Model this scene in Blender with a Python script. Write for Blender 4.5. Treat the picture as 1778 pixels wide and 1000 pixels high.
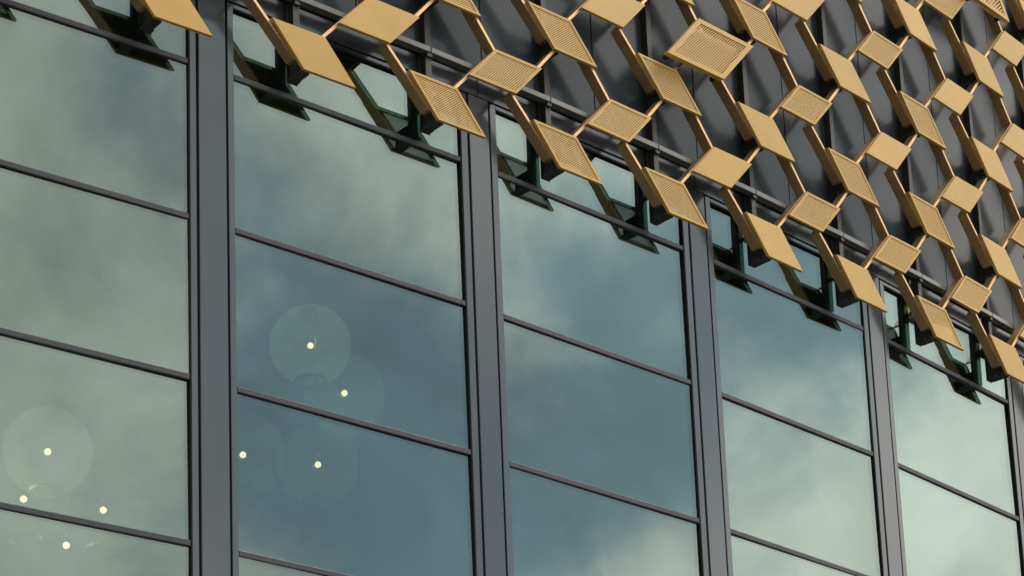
import bpy, math, random
from mathutils import Matrix, Vector
random.seed(7)
for o in list(bpy.data.objects): bpy.data.objects.remove(o, do_unlink=True)
SC = bpy.context.scene
COL = SC.collection

# ------------------------------------------------------------------ units and layout
U = 3.0                      # one window bay in metres
KAP = 0.047589               # curvature of the facade (per bay)
ZG = -3.769                  # ground level (bays)
SUN_AZ, SUN_EL = 64.0, 53.0  # sun azimuth from the facade normal towards +X, elevation
SUN_STRENGTH, SKY_STRENGTH, EXPOSURE = 0.85, 0.101, 0.0

def cyl(s, d, z):
    th = KAP * s
    return Vector((math.sin(th) * (1 / KAP + d) * U, (1 / KAP - math.cos(th) * (1 / KAP + d)) * U, (z - ZG) * U))

# ------------------------------------------------------------------ camera
cd = bpy.data.cameras.new('camera'); cam = bpy.data.objects.new('camera', cd); COL.objects.link(cam)
cd.sensor_fit = 'HORIZONTAL'; cd.sensor_width = 36; cd.lens = 4361.065 / 1778 * 36
cd.shift_y = 836.71 / 1778
cd.clip_start = 0.1; cd.clip_end = 6000
rr = Vector((0.75530981, -0.6542754, -0.03782567)); uu = Vector((-0.13743308, -0.21456059, 0.96699323)); ff = Vector((0.64079578, 0.72518098, 0.2519788))
M = Matrix(((rr.x, uu.x, -ff.x, 0), (rr.y, uu.y, -ff.y, 0), (rr.z, uu.z, -ff.z, 0), (0, 0, 0, 1)))
cam.matrix_world = Matrix.Translation((-4.7653 * U, -5.4107 * U, (-3.2189 - ZG) * U)) @ M
SC.camera = cam

# ------------------------------------------------------------------ world: daylight sky with broken cloud
def new_nodes(nt): nt.nodes.clear(); return nt.nodes, nt.links
SUN = Vector((math.sin(math.radians(SUN_AZ)) * math.cos(math.radians(SUN_EL)), -math.cos(math.radians(SUN_AZ)) * math.cos(math.radians(SUN_EL)), math.sin(math.radians(SUN_EL))))
w = bpy.data.worlds.new('World'); SC.world = w; w.use_nodes = True
N, LK = new_nodes(w.node_tree)
def nd(t, N=None, **k):
    n = N.new(t)
    for a, b in k.items(): setattr(n, a, b)
    return n
sky = nd('ShaderNodeTexSky', N, sky_type='NISHITA', sun_disc=False)
sky.sun_elevation = math.radians(SUN_EL); sky.sun_rotation = math.atan2(SUN.x, SUN.y)
sky.air_density = 1.0; sky.dust_density = 2.0; sky.ozone_density = 1.5
tc = nd('ShaderNodeTexCoord', N); sep = nd('ShaderNodeSeparateXYZ', N); LK.new(tc.outputs['Generated'], sep.inputs[0])
zz = nd('ShaderNodeMath', N, operation='MAXIMUM'); zz.inputs[1].default_value = 0.0; LK.new(sep.outputs['Z'], zz.inputs[0])
za = nd('ShaderNodeMath', N, operation='ADD'); za.inputs[1].default_value = 0.22; LK.new(zz.outputs[0], za.inputs[0])
cmb = nd('ShaderNodeCombineXYZ', N)
for i, c in enumerate('XY'):
    dv = nd('ShaderNodeMath', N, operation='DIVIDE'); LK.new(sep.outputs[c], dv.inputs[0]); LK.new(za.outputs[0], dv.inputs[1]); LK.new(dv.outputs[0], cmb.inputs[i])
no = nd('ShaderNodeTexNoise', N); no.inputs['Scale'].default_value = 1.7; no.inputs['Detail'].default_value = 6; no.inputs['Roughness'].default_value = 0.52; no.inputs['Distortion'].default_value = 0.35
mad = nd('ShaderNodeVectorMath', N, operation='MULTIPLY_ADD'); mad.inputs[1].default_value = (0.7, 0.7, 0.7); mad.inputs[2].default_value = (4.21, 10.514, 0); LK.new(cmb.outputs[0], mad.inputs[0])
LK.new(mad.outputs[0], no.inputs['Vector'])
rp = nd('ShaderNodeValToRGB', N); rp.color_ramp.interpolation = 'EASE'
rp.color_ramp.elements[0].position = 0.31; rp.color_ramp.elements[0].color = (0.12, 0.12, 0.12, 1)
rp.color_ramp.elements[1].position = 0.54; rp.color_ramp.elements[1].color = (1, 1, 1, 1)
no2 = nd('ShaderNodeTexNoise', N); no2.inputs['Scale'].default_value = 11.0; no2.inputs['Detail'].default_value = 6; no2.inputs['Roughness'].default_value = 0.55; no2.inputs['Distortion'].default_value = 0.25
LK.new(tc.outputs['Generated'], no2.inputs['Vector'])
nm = nd('ShaderNodeMapRange', N); nm.inputs[3].default_value = -0.22; nm.inputs[4].default_value = 0.22; LK.new(no2.outputs['Fac'], nm.inputs[0])
na = nd('ShaderNodeMath', N, operation='ADD'); LK.new(no.outputs['Fac'], na.inputs[0]); LK.new(nm.outputs[0], na.inputs[1])
LK.new(na.outputs[0], rp.inputs[0])
bw = nd('ShaderNodeRGBToBW', N); LK.new(sky.outputs[0], bw.inputs[0])
cl = nd('ShaderNodeMixRGB', N, blend_type='MULTIPLY'); cl.inputs[0].default_value = 1; cl.inputs[2].default_value = (3.15, 2.80, 2.50, 1); LK.new(bw.outputs[0], cl.inputs[1])
mx = nd('ShaderNodeMixRGB', N); gp = nd('ShaderNodeMixRGB', N, blend_type='MULTIPLY'); gp.inputs[0].default_value = 1; gp.inputs[2].default_value = (0.78, 0.96, 0.92, 1); LK.new(sky.outputs[0], gp.inputs[1])
LK.new(rp.outputs[0], mx.inputs[0]); LK.new(gp.outputs[0], mx.inputs[1]); LK.new(cl.outputs[0], mx.inputs[2])
no3 = nd('ShaderNodeTexNoise', N); no3.inputs['Scale'].default_value = 9.5; no3.inputs['Detail'].default_value = 7; no3.inputs['Roughness'].default_value = 0.6; no3.inputs['Distortion'].default_value = 0.3
LK.new(tc.outputs['Generated'], no3.inputs['Vector'])
m3 = nd('ShaderNodeMapRange', N); m3.inputs[1].default_value = 0.3; m3.inputs[2].default_value = 0.7; m3.inputs[3].default_value = 0.74; m3.inputs[4].default_value = 1.30; LK.new(no3.outputs['Fac'], m3.inputs[0])
mv = nd('ShaderNodeVectorMath', N, operation='SCALE'); LK.new(mx.outputs[0], mv.inputs[0]); LK.new(m3.outputs[0], mv.inputs['Scale'])
bg = nd('ShaderNodeBackground', N); bg.inputs['Strength'].default_value = SKY_STRENGTH; LK.new(mv.outputs[0], bg.inputs['Color'])
wo = nd('ShaderNodeOutputWorld', N); LK.new(bg.outputs[0], wo.inputs['Surface'])

# ------------------------------------------------------------------ sun
sl = bpy.data.lights.new('sun', 'SUN'); sl.energy = SUN_STRENGTH; sl.angle = math.radians(24.0); sl.color = (1.0, 0.95, 0.87)
so = bpy.data.objects.new('sun', sl); COL.objects.link(so); so.rotation_euler = SUN.to_track_quat('Z', 'Y').to_euler(); so.location = (20, -40, 40)

SC.view_settings.view_transform = 'Standard'; SC.view_settings.look = 'None'
SC.view_settings.exposure = EXPOSURE; SC.view_settings.gamma = 1.0; SC.view_settings.use_curve_mapping = False
SC.render.engine = 'CYCLES'
SC.cycles.max_bounces = 10; SC.cycles.transparent_max_bounces = 16; SC.cycles.caustics_reflective = False; SC.cycles.caustics_refractive = False

# ------------------------------------------------------------------ materials
def mat(name, col, rough=0.5, metal=0.0, spec=0.5, var=0.06, scale=3.0, bump=0.0, bscale=40.0, coat=0.0, tint=None):
    m = bpy.data.materials.new(name); m.use_nodes = True
    n, l = new_nodes(m.node_tree)
    out = n.new('ShaderNodeOutputMaterial'); b = n.new('ShaderNodeBsdfPrincipled'); l.new(b.outputs[0], out.inputs[0])
    b.inputs['Metallic'].default_value = metal; b.inputs['Specular IOR Level'].default_value = spec; b.inputs['Coat Weight'].default_value = coat
    b.inputs['Coat Roughness'].default_value = 0.15
    if tint: b.inputs['Specular Tint'].default_value = (*tint, 1)
    geo = n.new('ShaderNodeNewGeometry')
    nz = n.new('ShaderNodeTexNoise'); nz.inputs['Scale'].default_value = scale; nz.inputs['Detail'].default_value = 5; l.new(geo.outputs['Position'], nz.inputs['Vector'])
    mp = n.new('ShaderNodeMapRange'); mp.inputs[1].default_value = 0.3; mp.inputs[2].default_value = 0.7; mp.inputs[3].default_value = 1 - var; mp.inputs[4].default_value = 1 + var
    l.new(nz.outputs['Fac'], mp.inputs[0])
    oi = n.new('ShaderNodeObjectInfo'); mo = n.new('ShaderNodeMapRange'); mo.inputs[3].default_value = 1 - var * 0.7; mo.inputs[4].default_value = 1 + var * 0.7; l.new(oi.outputs['Random'], mo.inputs[0])
    mu = n.new('ShaderNodeMath'); mu.operation = 'MULTIPLY'; l.new(mp.outputs[0], mu.inputs[0]); l.new(mo.outputs[0], mu.inputs[1])
    vm = n.new('ShaderNodeVectorMath'); vm.operation = 'SCALE'; vm.inputs[0].default_value = col; l.new(mu.outputs[0], vm.inputs['Scale']); l.new(vm.outputs[0], b.inputs['Base Color'])
    rr_ = n.new('ShaderNodeMapRange'); rr_.inputs[1].default_value = 0.3; rr_.inputs[2].default_value = 0.7; rr_.inputs[3].default_value = rough * 0.88; rr_.inputs[4].default_value = min(1, rough * 1.12)
    l.new(nz.outputs['Fac'], rr_.inputs[0]); l.new(rr_.outputs[0], b.inputs['Roughness'])
    if bump:
        nb = n.new('ShaderNodeTexNoise'); nb.inputs['Scale'].default_value = bscale; nb.inputs['Detail'].default_value = 3; l.new(geo.outputs['Position'], nb.inputs['Vector'])
        bp = n.new('ShaderNodeBump'); bp.inputs['Strength'].default_value = bump; bp.inputs['Distance'].default_value = 0.02; l.new(nb.outputs['Fac'], bp.inputs['Height']); l.new(bp.outputs[0], b.inputs['Normal'])
    return m
MT = {}
MT['gold'] = mat('gold satin paint', (0.635, 0.425, 0.118), 0.45, 0.0, 0.38, 0.07, 2.5, 0.012, 60)
MT['gold_in'] = mat('gold slat paint', (0.635, 0.425, 0.13), 0.5, 0.0, 0.4, 0.04, 2.5)
MT['bar'] = mat('gold brown bar paint', (0.60, 0.41, 0.215), 0.50, 0.85, 0.5, 0.05, 2.5)
MT['clad'] = mat('dark grey metal cladding', (0.037, 0.053, 0.066), 0.22, 0.0, 0.30, 0.07, 0.7, 0.04, 1.3, tint=(0.80, 0.95, 1.0))
MT['pil'] = mat('grey coated pilaster sheet', (0.064, 0.082, 0.096), 0.16, 0.0, 1.0, 0.04, 0.6, 0.02, 1.6, tint=(0.80, 0.95, 1.0))
MT['frame'] = mat('grey window frame', (0.060, 0.076, 0.088), 0.20, 0.0, 1.0, 0.05, 1.0, tint=(0.80, 0.95, 1.0))
MT['transom'] = mat('dark transom', (0.046, 0.053, 0.068), 0.50, 0.0, 0.4, 0.08, 2.0)
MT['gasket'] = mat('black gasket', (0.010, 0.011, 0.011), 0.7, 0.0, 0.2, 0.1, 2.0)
MT['steel'] = mat('dark painted steel', (0.030, 0.034, 0.033), 0.45, 0.0, 0.5, 0.12, 4.0)
MT['rail'] = mat('grey green steel rail', (0.15, 0.165, 0.16), 0.25, 0.0, 0.9, 0.10, 4.0)
MT['bolt'] = mat('zinc bolt', (0.45, 0.46, 0.46), 0.35, 0.9, 0.5, 0.05, 9.0)
MT['inwall'] = mat('interior plaster', (0.16, 0.17, 0.14), 0.9, 0, 0.2, 0.05, 0.8)
MT['infloor'] = mat('interior floor', (0.07, 0.07, 0.06), 0.7, 0, 0.3, 0.05, 1.0)
MT['ground'] = mat('paving', (0.17, 0.163, 0.15), 0.85, 0, 0.3, 0.12, 0.5, 0.1, 8)
MT['base'] = mat('base wall', (0.12, 0.125, 0.13), 0.5, 0, 0.4, 0.05, 1.0)

def glass_mat():
    m = bpy.data.materials.new('coated glazing'); m.use_nodes = True
    n, l = new_nodes(m.node_tree)
    out = n.new('ShaderNodeOutputMaterial')
    tr = n.new('ShaderNodeBsdfTransparent'); tr.inputs[0].default_value = (0.44, 0.56, 0.49, 1)
    gl = n.new('ShaderNodeBsdfGlossy'); gl.inputs['Roughness'].default_value = 0.0; gl.inputs['Color'].default_value = (0.75, 0.96, 0.95, 1)
    geo = n.new('ShaderNodeNewGeometry')
    nz = n.new('ShaderNodeTexNoise'); nz.inputs['Scale'].default_value = 0.9; nz.inputs['Detail'].default_value = 1; l.new(geo.outputs['Position'], nz.inputs['Vector'])
    bp = n.new('ShaderNodeBump'); bp.inputs['Strength'].default_value = 0.12; bp.inputs['Distance'].default_value = 0.01; l.new(nz.outputs['Fac'], bp.inputs['Height']); l.new(bp.outputs[0], gl.inputs['Normal'])
    lw = n.new('ShaderNodeLayerWeight'); lw.inputs['Blend'].default_value = 0.5
    pw = n.new('ShaderNodeMath'); pw.operation = 'POWER'; pw.inputs[1].default_value = 4.0; l.new(lw.outputs['Facing'], pw.inputs[0])
    mr = n.new('ShaderNodeMapRange'); mr.inputs[3].default_value = 0.21; mr.inputs[4].default_value = 0.95; l.new(pw.outputs[0], mr.inputs[0])
    mxs = n.new('ShaderNodeMixShader'); l.new(mr.outputs[0], mxs.inputs[0]); l.new(tr.outputs[0], mxs.inputs[1]); l.new(gl.outputs[0], mxs.inputs[2]); l.new(mxs.outputs[0], out.inputs[0])
    return m
MT['glass'] = glass_mat()
def emis(name, col, st):
    m = bpy.data.materials.new(name); m.use_nodes = True
    n, l = new_nodes(m.node_tree); out = n.new('ShaderNodeOutputMaterial'); e = n.new('ShaderNodeEmission'); e.inputs[0].default_value = (*col, 1); e.inputs[1].default_value = st; l.new(e.outputs[0], out.inputs[0]); return m
MT['bulb'] = emis('lit bulb', (1.0, 0.56, 0.40), 8.0)
def shade_mat(strength):
    m = bpy.data.materials.new('smoky globe'); m.use_nodes = True
    n, l = new_nodes(m.node_tree); out = n.new('ShaderNodeOutputMaterial')
    t = n.new('ShaderNodeBsdfTransparent'); e = n.new('ShaderNodeEmission'); e.inputs[0].default_value = (1.0, 0.88, 0.66, 1); e.inputs[1].default_value = strength
    a = n.new('ShaderNodeAddShader'); t.inputs[0].default_value = (0.9, 0.9, 0.88, 1); l.new(t.outputs[0], a.inputs[0]); l.new(e.outputs[0], a.inputs[1]); l.new(a.outputs[0], out.inputs[0]); return m
MT['shade'] = shade_mat(0.10); MT['shade_dim'] = shade_mat(0.036)
MT['ring'] = mat('lamp ring', (0.25, 0.23, 0.2), 0.4, 0.3)

# ------------------------------------------------------------------ mesh helpers
class MB:
    def __init__(s): s.v = []; s.f = []
    def poly(s, pts, y0, y1):
        """prism: convex polygon pts (x,z) from y0 (front, more negative) to y1"""
        n = len(pts); b = len(s.v)
        s.v += [(x, y0, z) for x, z in pts] + [(x, y1, z) for x, z in pts]
        area = sum(pts[i][0] * pts[(i + 1) % n][1] - pts[(i + 1) % n][0] * pts[i][1] for i in range(n))
        idx = list(range(n)) if area > 0 else list(range(n))[::-1]
        s.f.append([b + i for i in idx]); s.f.append([b + n + i for i in idx[::-1]])
        for q in range(n):
            i, j = idx[q], idx[(q + 1) % n]; s.f.append([b + j, b + i, b + n + i, b + n + j])
        return s
    def box(s, x0, x1, y0, y1, z0, z1): return s.poly([(x0, z0), (x1, z0), (x1, z1), (x0, z1)], y0, y1)
    def mesh(s, name, m, bevel=0.0):
        me = bpy.data.meshes.new(name); me.from_pydata(s.v, [], s.f); me.update()
        if bevel:
            import bmesh
            bm = bmesh.new(); bm.from_mesh(me)
            bmesh.ops.bevel(bm, geom=bm.edges[:], offset=bevel, segments=1, affect='EDGES', profile=0.5); bm.to_mesh(me); bm.free()
        me.materials.append(MT[m]); return me
def clip(poly, a, b, c):
    """keep a*x+b*z<=c"""
    out = []
    for i in range(len(poly)):
        p, q = poly[i], poly[(i + 1) % len(poly)]
        dp = a * p[0] + b * p[1] - c; dq = a * q[0] + b * q[1] - c
        if dp <= 0: out.append(p)
        if dp * dq < 0:
            t = dp / (dp - dq); out.append((p[0] + t * (q[0] - p[0]), p[1] + t * (q[1] - p[1])))
    return out
def put(name, me, parent, loc, rz=0.0):
    o = bpy.data.objects.new(name, me); COL.objects.link(o)
    o.rotation_euler = (0, 0, rz)
    if parent is not None:
        o.parent = parent; o.location = Vector(loc) - parent_loc(parent)
    else: o.location = loc
    return o
def parent_loc(p):
    l = Vector(p.location); q = p.parent
    while q is not None: l = l + Vector(q.location); q = q.parent
    return l
def sub(name, me, parent):
    """sub-part sharing the frame of its (rotated) parent"""
    o = bpy.data.objects.new(name, me); COL.objects.link(o); o.parent = parent; return o
def thing(name, loc, label, cat, group=None, kind=None):
    o = bpy.data.objects.new(name, None); COL.objects.link(o); o.location = loc; o.empty_display_size = 0.3
    o['label'] = label; o['category'] = cat
    if group: o['group'] = group
    if kind: o['kind'] = kind
    return o

# ------------------------------------------------------------------ ground
g = MB(); g.v = [(-3000, -3000, 0), (3000, -3000, 0), (3000, 3000, 0), (-3000, 3000, 0)]; g.f = [[0, 1, 2, 3]]
go = put('ground', g.mesh('ground', 'ground'), None, (0, 0, 0)); go['kind'] = 'structure'

# ------------------------------------------------------------------ building
S0, SP = -0.9925, 1.014       # pilaster centres (at the face plane)
DG, DP, DC = -0.0527, -0.044, -0.034   # glass, pilaster face, cladding offsets (bays)
HW = 0.0455                  # half width of the pilaster plate
bays = range(-2, 6)
ctr = cyl(1.0, -1.0, ZG); ctr.z = 0
bld = thing('office_building', ctr, 'curved dark grey office building with tall glazed bays between flat grey pilasters', 'building')
ZT = [0.6604 - 0.4955 * j for j in range(6)]   # transom heights
ZBOT = ZT[-1]; ZHEAD = 0.883
def pil_s(i): return S0 + SP * i
def facet(i):
    a = cyl(pil_s(i), DP, 0); b = cyl(pil_s(i + 1), DP, 0); a.z = b.z = -ZG * U
    t = b - a; return (a + b) / 2, t.length, math.atan2(t.y, t.x)
# pilasters: flat plate, black backing that shows as shadow grooves
for i in range(-2, 7):
    hw = 0.0505 if i == 0 else HW
    c = cyl(pil_s(i), DP, 0); rz = KAP * pil_s(i)
    m = MB().box(-(hw - .004) * U, (hw - .004) * U, 0, 0.02 * U, (ZBOT) * U, 0.9035 * U).mesh('pilaster_plate', 'pil', 0.004)
    p_ = put('pilaster', m, bld, c, rz)
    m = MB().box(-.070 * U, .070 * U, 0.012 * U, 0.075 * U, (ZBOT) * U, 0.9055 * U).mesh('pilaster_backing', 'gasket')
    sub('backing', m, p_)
# windows
dg = (DP - DG) * U
for i in bays:
    mid, ln, rz = facet(i)
    wroot = bpy.data.objects.new('window', None); COL.objects.link(wroot); wroot.parent = bld; wroot.location = mid - parent_loc(bld); wroot.rotation_euler = (0, 0, rz)
    def wsub(name, mb, mt, bevel=0.0): return sub(name, mb.mesh(name, mt, bevel), wroot)
    hwL = 0.0505 if i == 0 else HW; hwR = 0.0505 if i + 1 == 0 else HW
    h = ln / 2; xl = -h + .0755 * U; xr = h - .0755 * U
    wsub('jamb', MB().box(-h + (hwL + .004) * U, xl, 0.001, 0.04 * U, ZBOT * U, .9000 * U), 'frame', 0.003)
    wsub('jamb', MB().box(xr, h - (hwR + .004) * U, 0.001, 0.04 * U, ZBOT * U, .9000 * U), 'frame', 0.003)
    wsub('head_frame', MB().box(xl + .001, xr - .001, 0.002, 0.04 * U, .8865 * U, .9000 * U), 'frame', 0.003)
    wsub('gasket', MB().box(xl + .002, xr - .002, dg - .03, 0.038 * U, .8800 * U, .8863 * U), 'gasket')
    wsub('side_gasket', MB().box(xr - .012, xr - .001, 0.006, 0.039 * U, ZBOT * U, .8798 * U), 'gasket')
    for j in range(6):
        wsub('transom', MB().poly([(xl + .003, (ZT[j] - .0092) * U), (xr - .013, (ZT[j] - .0092) * U), (xr - .013, (ZT[j] + .0092) * U), (xl + .003, (ZT[j] + .0092) * U)], dg - .022, dg + .10), 'transom', 0.006)
    tops = [.8798] + [z - .0093 for z in ZT[:-1]]; bots = [z + .0093 for z in ZT]
    for j in range(6):
        x0, x1, z0, z1 = xl + .004, xr - .0125, bots[j] * U, tops[j] * U
        me = MB().box(-(x1 - x0) / 2, (x1 - x0) / 2, 0, 0.024, -(z1 - z0) / 2, (z1 - z0) / 2).mesh('pane', 'glass')
        pn = sub('pane', me, wroot); pn.location = ((x0 + x1) / 2, dg, (z0 + z1) / 2)
        rnd = random.Random(i * 17 + j * 5 + 3)
        pn.rotation_euler = (math.radians(rnd.uniform(-.5, .5)), 0, math.radians(rnd.uniform(-.4, .4)))
    # fascia above the window head
    wsub('fascia', MB().box(-h + .003, h - .003, .001, .05 * U, .9065 * U, .9720 * U), 'frame', 0.003)
    wsub('fascia_backing', MB().box(-h, h, .045 * U, .08 * U, .8990 * U, 1.05 * U), 'gasket')
    wsub('base_wall', MB().box(-h, h, 0.0, .3, ZG * U, (ZBOT - .01) * U), 'base')
# cladding panels above, one per lattice column
PP, QQ = 0.5053, 0.4259
wall = bpy.data.objects.new('upper_wall', None); COL.objects.link(wall); wall.parent = bld; wall.location = (0, 0, 0)
cme = MB().box(-(PP / 2 - .0022) * U, (PP / 2 - .0022) * U, 0, 0.03, .9840 * U, 3.6 * U).mesh('cladding_panel', 'clad', 0.004)
bme = MB().box(-PP / 2 * U, PP / 2 * U, 0.032, 0.12, .9740 * U, 3.6 * U).mesh('cladding_backing', 'gasket')
for k in range(-5, 10):
    s = 0.033 + (k + .5) * PP
    c = cyl(s, DC, 0)
    put('cladding_panel', cme, wall, c, KAP * s)
    put('cladding_backing', bme, wall, c, KAP * s)
# interior: floor slabs, back wall, end walls so that the room is closed
ROOM_D = 2.2
def arc_strip(name, d0, d1, z0, z1, m, parent=bld):
    mb = MB(); n = 28
    for q in range(n + 1):
        s = pil_s(-2) + (pil_s(6) - pil_s(-2)) * q / n
        mb.v += [tuple(cyl(s, d0, z0) - ctr), tuple(cyl(s, d1, z1) - ctr)]
    for q in range(n): mb.f.append([2 * q, 2 * q + 1, 2 * q + 3, 2 * q + 2])
    return put(name, mb.mesh(name, m), parent, ctr)
arc_strip('interior_ceiling', -.09, -ROOM_D, .96, .96, 'inwall')
arc_strip('interior_floor', -.09, -ROOM_D, ZBOT - .02, ZBOT - .02, 'infloor')
for s_ in (pil_s(-2), pil_s(6)):
    mb = MB(); mb.v = [tuple(cyl(s_, d_, z_) - ctr) for d_, z_ in ((-.09, ZBOT - .02), (-ROOM_D, ZBOT - .02), (-ROOM_D, .96), (-.09, .96))]; mb.f = [[0, 1, 2, 3]]
    put('interior_end_wall', mb.mesh('interior_end_wall', 'inwall'), bld, ctr)
arc_strip('interior_back_wall', -ROOM_D, -ROOM_D, ZBOT - .02, .96, 'inwall')

# ------------------------------------------------------------------ support steel behind the screen
ABL_S, ABL_Z = -0.7404, 0.6914
sup = thing('support_frame', cyl(1.0, 0, 0.7), 'dark steel posts, rail and brackets carrying the gold screen', 'steel frame')
post_me = MB().box(-.011 * U, .011 * U, -.026 * U, 0, (ABL_Z + .0022) * U, 3.4 * U)
post_me.box(-.019 * U, .019 * U, .0005, .006, (ABL_Z + .0022) * U, 3.4 * U)
post_me.box(.0125 * U, .0140 * U, -.024 * U, -.001, (ABL_Z + .0022) * U, 3.4 * U)
post_me = post_me.mesh('post', 'steel', 0.0)
rail_me = MB().box(.004, PP * U - .004, -.026 * U, 0, .9590 * U, .9785 * U).mesh('rail', 'rail', 0.004)
clip_me = MB().box(-.03, .03, -.022 * U, .006, .9450 * U, .9586 * U).mesh('rail_clip', 'steel', 0.003)
br = MB()
br.box(-.006, .006, -.068 * U, -.004 * U, .0020 * U, .060 * U)      # fin plate
br.box(-.050, .050, -.069 * U, -.002 * U, -.0035 * U, .0018 * U)   # bottom flange
br_me = br.mesh('bracket', 'steel', 0.0)
bolt_b = MB()
for zb in (.010, .046):
    for yb in (-.026, -.052): bolt_b.box(-.013, -.0062, yb * U - .007, yb * U + .007, zb * U - .007, zb * U + .007)
bolt_me = bolt_b.mesh('bolts', 'bolt', 0.0)
DPOST = -.026
def inview(s, z, mx=1.0, mz=.6):
    return True
for k in range(-2, 9):
    s = ABL_S + .012 + k * PP
    put('post', post_me, sup, cyl(s + .012, -.0335, 0), KAP * s)
    put('rail_clip', clip_me, sup, cyl(s + .012, -.0205, 0), KAP * s)
    put('rail', rail_me, sup, cyl(s + .014, -.0205, 0), KAP * (s + .014 + PP / 2))

# ------------------------------------------------------------------ gold screen
scr = thing('gold_screen', cyl(1.0, .05, .7), 'gold lattice screen of zigzag bars with leaning solid and slotted panels', 'screen')
DF = .0629; PT = .0117       # panel front offset, panel thickness
BW, BD = .0145, .0390        # bar width across (horizontal), bar depth
A_W, A_L, A_H = .1903, .1115, .1334   # width, lean, height of the '\' panels
B_W, B_L, B_H = .1965, -.1175, .1306  # '/' panels
A_C = (-.70055, .7581); B_C = (-.45305, .5311)
def para(wd, lean, h, inset=0.0):
    # corners TL,TR,BR,BL ; x right, z up ; lean = shift of the bottom edge to the right
    e = inset; k_ = math.hypot(lean, h) / h; q = e * k_
    hz = h / 2 - e; f = hz / (h / 2)
    return [(x * U, z * U) for x, z in ((-lean / 2 * f - wd / 2 + q, hz), (-lean / 2 * f + wd / 2 - q, hz), (lean / 2 * f + wd / 2 - q, -hz), (lean / 2 * f - wd / 2 + q, -hz))]
def solid_panel(name, wd, lean, h, th=PT): return MB().poly(para(wd, lean, h), 0, th * U).mesh(name, 'gold', 0.003)
def frame_panel(name, wd, lean, h, border, th=PT):
    o = para(wd, lean, h); i = para(wd, lean, h, border); m = MB()
    for a in range(4):
        b = (a + 1) % 4; m.poly([o[a], o[b], i[b], i[a]], 0, th * U)
    return m.mesh(name, 'gold')
def slats(name, wd, lean, h, border, ang, pitch, duty, th):
    i = para(wd, lean, h, border - .0006); m = MB()
    nx, nz = -math.sin(ang), math.cos(ang)
    vals = [nx * x + nz * z for x, z in i]; lo, hi = min(vals), max(vals)
    n = int((hi - lo) / (pitch * U)); p_ = (hi - lo) / n
    for q in range(n + 1):
        c0 = lo + (q - duty / 2) * p_; c1 = lo + (q + duty / 2) * p_
        po = clip(clip(i, nx, nz, c1), -nx, -nz, -c0)
        if len(po) >= 3: m.poly(po, 0.005, .005 + th)
    return m.mesh(name, 'gold_in')
A_sol = solid_panel('panel_left_lean', A_W, A_L, A_H); B_sol = solid_panel('panel_right_lean', B_W, B_L, B_H)
A_frm = frame_panel('panel_frame_left_lean', A_W, A_L, A_H, .0085); B_frm = frame_panel('panel_frame_right_lean', B_W, B_L, B_H, .0095)
A_slt = slats('slats_left_lean', A_W, A_L, A_H, .0085, math.radians(39), .0062, .72, .010)
B_slt = slats('slats_right_lean', B_W, B_L, B_H, .0095, math.radians(46), .0062, .72, .010)
PERF_A = {(-2, 0), (1, 0), (2, 0), (3, 0), (6, 0), (1, -1), (2, -1), (3, -1), (5, -1), (6, -1), (4, -2), (6, -2), (8, -2), (3, -3), (8, -3), (5, -4)}
PERF_B = {(-1, -1), (1, -1), (2, -1), (4, -1), (5, -1), (6, -1), (3, -2), (4, -2), (7, -2), (5, -3), (6, -4), (8, -4), (1, -2), (3, -3)}
PROUD_B = {(3, -2)}; PROUD_A = {(7, -4)}
def bar_mesh(name, dx, dz, end0=0.0, end1=0.0):
    """flat bar running from (0,0) to (dx,dz) bays, horizontal width BW"""
    a = (dx * end0, dz * end0); b = (dx * (1 - end1), dz * (1 - end1)); h = BW / 2
    pts = [((a[0] - h) * U, a[1] * U), ((a[0] + h) * U, a[1] * U), ((b[0] + h) * U, b[1] * U), ((b[0] - h) * U, b[1] * U)]
    return MB().poly(pts, 0, BD * U).mesh(name, 'bar', 0.002)
# bar centre lines.  P: left edge of '\' panels / right edge of '/' panels ; Q: the other two
h2 = BW / 2 - .0008
aTLx, aBLx = A_C[0] - A_W / 2 - A_L / 2, A_C[0] - A_W / 2 + A_L / 2
aTRx, aBRx = aTLx + A_W, aBLx + A_W
bTLx, bBLx = B_C[0] - B_W / 2 - B_L / 2, B_C[0] - B_W / 2 + B_L / 2
bTRx, bBRx = bTLx + B_W, bBLx + B_W
aT, aB = A_C[1] + A_H / 2, A_C[1] - A_H / 2
bT, bB = B_C[1] + B_H / 2, B_C[1] - B_H / 2
bars = {
 # name: (start s,z) -> (end s,z) inside the unit cell
 'Pd': ((bBRx - PP - h2, bB + QQ), (aBLx + h2, aB), 0.0, 0.15),        # '\' from a '/' panel foot along the next '\' panel
 'Pu': ((aBLx + h2, aB), (bBRx - PP - h2 + 0.0, bB), 0.0, 0.0),        # '/' from the '\' panel foot down the '/' panel
 'Qd': ((aTRx - h2, aT), (bTLx + h2, bT), 0.0, 0.0),
 'Qu': ((bTLx + h2, bT), (aTRx - h2, aT - QQ), 0.0, 0.0)}
bar_me = {n: bar_mesh('bar', e[0] - s[0], e[1] - s[1], a, b) for n, (s, e, a, b) in bars.items()}
KR = range(-3, 10); RR = range(-5, 1)
def frame_ok(s, z):
    # keep a margin of about one panel round the picture, more towards the light
    lo = .58 + (s + 1.72) * .39 - 1.0
    hi = .60 + (s + 1.72) * .395 + 1.05
    return -2.3 < s < 4.1 and z < hi
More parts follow.
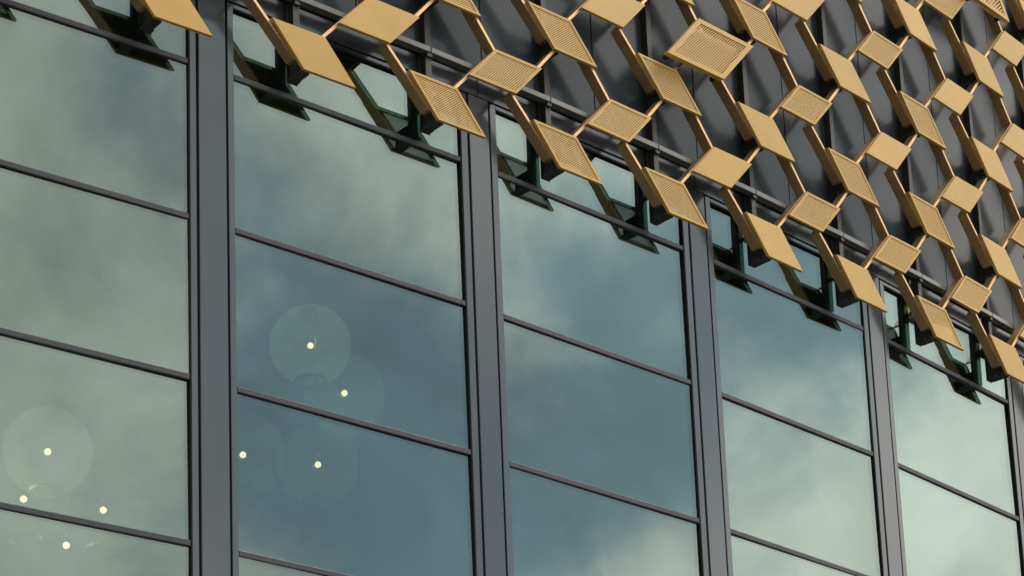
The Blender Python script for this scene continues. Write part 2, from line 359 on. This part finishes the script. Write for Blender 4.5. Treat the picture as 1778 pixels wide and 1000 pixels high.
for k in KR:
    for r in RR:
        for n, (st, en, a, b) in bars.items():
            s = st[0] + k * PP; z = st[1] - r * QQ
            if n in ('Pu', 'Qu') and r == 0: continue
            if n == 'Qd' and r == 0:
                continue
            if not frame_ok(s, z): continue
            sm = (st[0] + en[0]) / 2 + k * PP
            off = (st[0] - en[0]) / 2
            rz = KAP * sm
            c = cyl(sm, DF - PT - .0006, st[1] - r * QQ) + Vector((math.cos(rz), math.sin(rz), 0)) * off * U
            put('bar', bar_me[n], scr, c, rz)
        for kind in 'AB':
            if kind == 'B' and r == 0: continue
            cx, cz = A_C if kind == 'A' else B_C
            s = cx + k * PP; z = cz - r * QQ
            if not frame_ok(s, z): continue
            key = (k, r)
            if key in (PROUD_A if kind == 'A' else PROUD_B): continue
            perf = key in (PERF_A if kind == 'A' else PERF_B)
            me = (A_frm if perf else A_sol) if kind == 'A' else (B_frm if perf else B_sol)
            c = cyl(s, DF, z)
            o = put('panel', me, scr, c, KAP * s)
            o.rotation_euler = (math.radians(random.uniform(-.8, .8)), math.radians(random.uniform(-.15, .15)), KAP * s + math.radians(random.uniform(-.8, .8)))
            if perf:
                o['label'] = 'slotted gold panel with thin diagonal slats'
                q = sub('slat_infill', A_slt if kind == 'A' else B_slt, o); q['kind'] = 'stuff'
            if kind == 'A' and key == (6, 0):
                i_ = para(A_W, A_L, A_H, .0085)
                po = clip(i_, math.sin(math.radians(-6)), math.cos(math.radians(6)), -.012 * U)
                po = clip(po, .94, .34, .062 * U)
                sub('blanking_plate', MB().poly(po, .002, .0045).mesh('blanking_plate', 'gold'), o)
                o['label'] = 'slotted gold panel with its lower half blanked by a plain plate'
        # bracket at the foot of each '\' panel
        s = ABL_S + .012 + k * PP; z = ABL_Z - r * QQ
        if frame_ok(s, z) and k >= -2:
            b_ = put('bracket', br_me, sup, cyl(s, -.019, z) , KAP * s); sub('bolts', bolt_me, b_)['kind'] = 'stuff'
# two panels that stand proud of the screen on deep boxes
def proud(corners, d, tag, ang):
    sm = sum(c[0] for c in corners) / 4; zm = sum(c[1] for c in corners) / 4
    rz = KAP * sm
    pts = [((s - sm) * U, (z - zm) * U) for s, z in corners]
    o = pts; m = MB(); e = .17
    cx = sum(p[0] for p in pts) / 4; cz = sum(p[1] for p in pts) / 4
    i = [(cx + (p[0] - cx) * (1 - e), cz + (p[1] - cz) * (1 - e)) for p in pts]
    for a in range(4):
        b = (a + 1) % 4; m.poly([o[a], o[b], i[b], i[a]], 0, .020 * U)
    ob = put('raised_panel', m.mesh('raised_panel', 'gold'), scr, cyl(sm, d, zm), rz); ob['label'] = tag
    m = MB(); nx, nz = -math.sin(ang), math.cos(ang); vals = [nx * x + nz * z for x, z in i]; lo, hi = min(vals), max(vals); n = 24; p_ = (hi - lo) / n
    for q in range(n + 1):
        c0 = lo + (q - .29) * p_; c1 = lo + (q + .29) * p_; po = clip(clip(i, nx, nz, c1), -nx, -nz, -c0)
        if len(po) >= 3: m.poly(po, .006, .020)
    sub('slat_infill', m.mesh('raised_slats', 'gold_in'), ob)['kind'] = 'stuff'
    sub('back_tray', MB().poly([(cx + (p[0] - cx) * (1 - e * .9), cz + (p[1] - cz) * (1 - e * .9)) for p in pts], .105, .111).mesh('back_tray', 'bar'), ob)
    # standoff spigots back to the bars
    for a, (x, z) in enumerate(i): sub('standoff', MB().box(x - .02, x + .02, .020 * U + .001, (d - DF + PT + .003) * U, z - .02, z + .02).mesh('standoff', 'steel'), ob)
proud([(.940, 1.468), (1.226, 1.468), (1.054, 1.275), (.766, 1.270)], .102, 'larger slotted gold panel standing proud of the screen', math.radians(44))
proud([(2.66, 2.505), (2.915, 2.505), (3.03, 2.319), (2.755, 2.314)], .097, 'larger slotted gold panel standing proud near the top right corner', math.radians(44))

# ------------------------------------------------------------------ pendant globe lamps inside
def sphere(r, nu=28, nv=18, z0=-1.0, z1=1.0):
    m = MB()
    a0, a1 = math.asin(z0), math.asin(z1)
    for j in range(nv + 1):
        ph = a0 + (a1 - a0) * j / nv
        for i in range(nu): m.v.append((r * math.cos(ph) * math.cos(2 * math.pi * i / nu), r * math.cos(ph) * math.sin(2 * math.pi * i / nu), r * math.sin(ph)))
    for j in range(nv):
        for i in range(nu): m.f.append([j * nu + i, j * nu + (i + 1) % nu, (j + 1) * nu + (i + 1) % nu, (j + 1) * nu + i])
    return m
RG = .395
def smooth(me):
    for p in me.polygons: p.use_smooth = True
    return me
sh_me = smooth(sphere(RG, 40, 26, -.93, .985).mesh('globe', 'shade')); sd_me = smooth(sphere(RG, 40, 26, -.93, .985).mesh('globe', 'shade_dim')); bu_me = smooth(sphere(.031, 16, 10, -.999, .999).mesh('bulb', 'bulb'))
rg = MB(); nq = 32
for rr_, z_ in ((.145, 0), (.160, 0), (.160, .03), (.145, .03)):
    rg.v += [(rr_ * math.cos(2 * math.pi * i / nq), rr_ * math.sin(2 * math.pi * i / nq), -.93 * RG - .012 + z_) for i in range(nq)]
for a in range(4):
    for i in range(nq): rg.f.append([a * nq + i, a * nq + (i + 1) % nq, ((a + 1) % 4) * nq + (i + 1) % nq, ((a + 1) % 4) * nq + i])
rg_me = rg.mesh('ring', 'ring')
LAMPS = [(-.256, .174, 'highest lit globe pendant seen through the second window bay'),
         (-.119, .042, 'lit globe pendant just right of and below the highest one'),
         (-.235, -.231, 'faint lit globe pendant in the pane below the highest one'),
         (-.531, -.263, 'lit globe pendant showing at the left edge of the second bay'),
         (-1.23, -.402, 'highest lit globe pendant seen through the leftmost bay'),
         (-1.308, -.565, 'lit globe pendant farthest left in the leftmost bay'),
         (-1.04, -.547, 'lit globe pendant farthest right in the leftmost bay'),
         (-1.165, -.681, 'lowest lit globe pendant in the leftmost bay')]
for s, z, lab in LAMPS:
    c = cyl(s, -.6, z)
    t = thing('globe_pendant', c, lab, 'lamp', 'globe pendants inside the glazed hall')
    sub('globe', sh_me if lab.startswith('highest') else sd_me, t); b = sub('bulb', bu_me, t); sub('ring', rg_me, t)
    ztop = (.958 - z) * U
    sub('cord', MB().box(-.004, .004, -.004, .004, .10, ztop).mesh('cord', 'ring'), t)

    L_ = bpy.data.lights.new('pendant_light', 'POINT'); L_.energy = 4 if s < -.9 else 2; L_.color = (1, .84, .55); L_.shadow_soft_size = 0.0
    lo = bpy.data.objects.new('pendant_light', L_); COL.objects.link(lo); lo.parent = t; lo.location = (0, 0, .055)
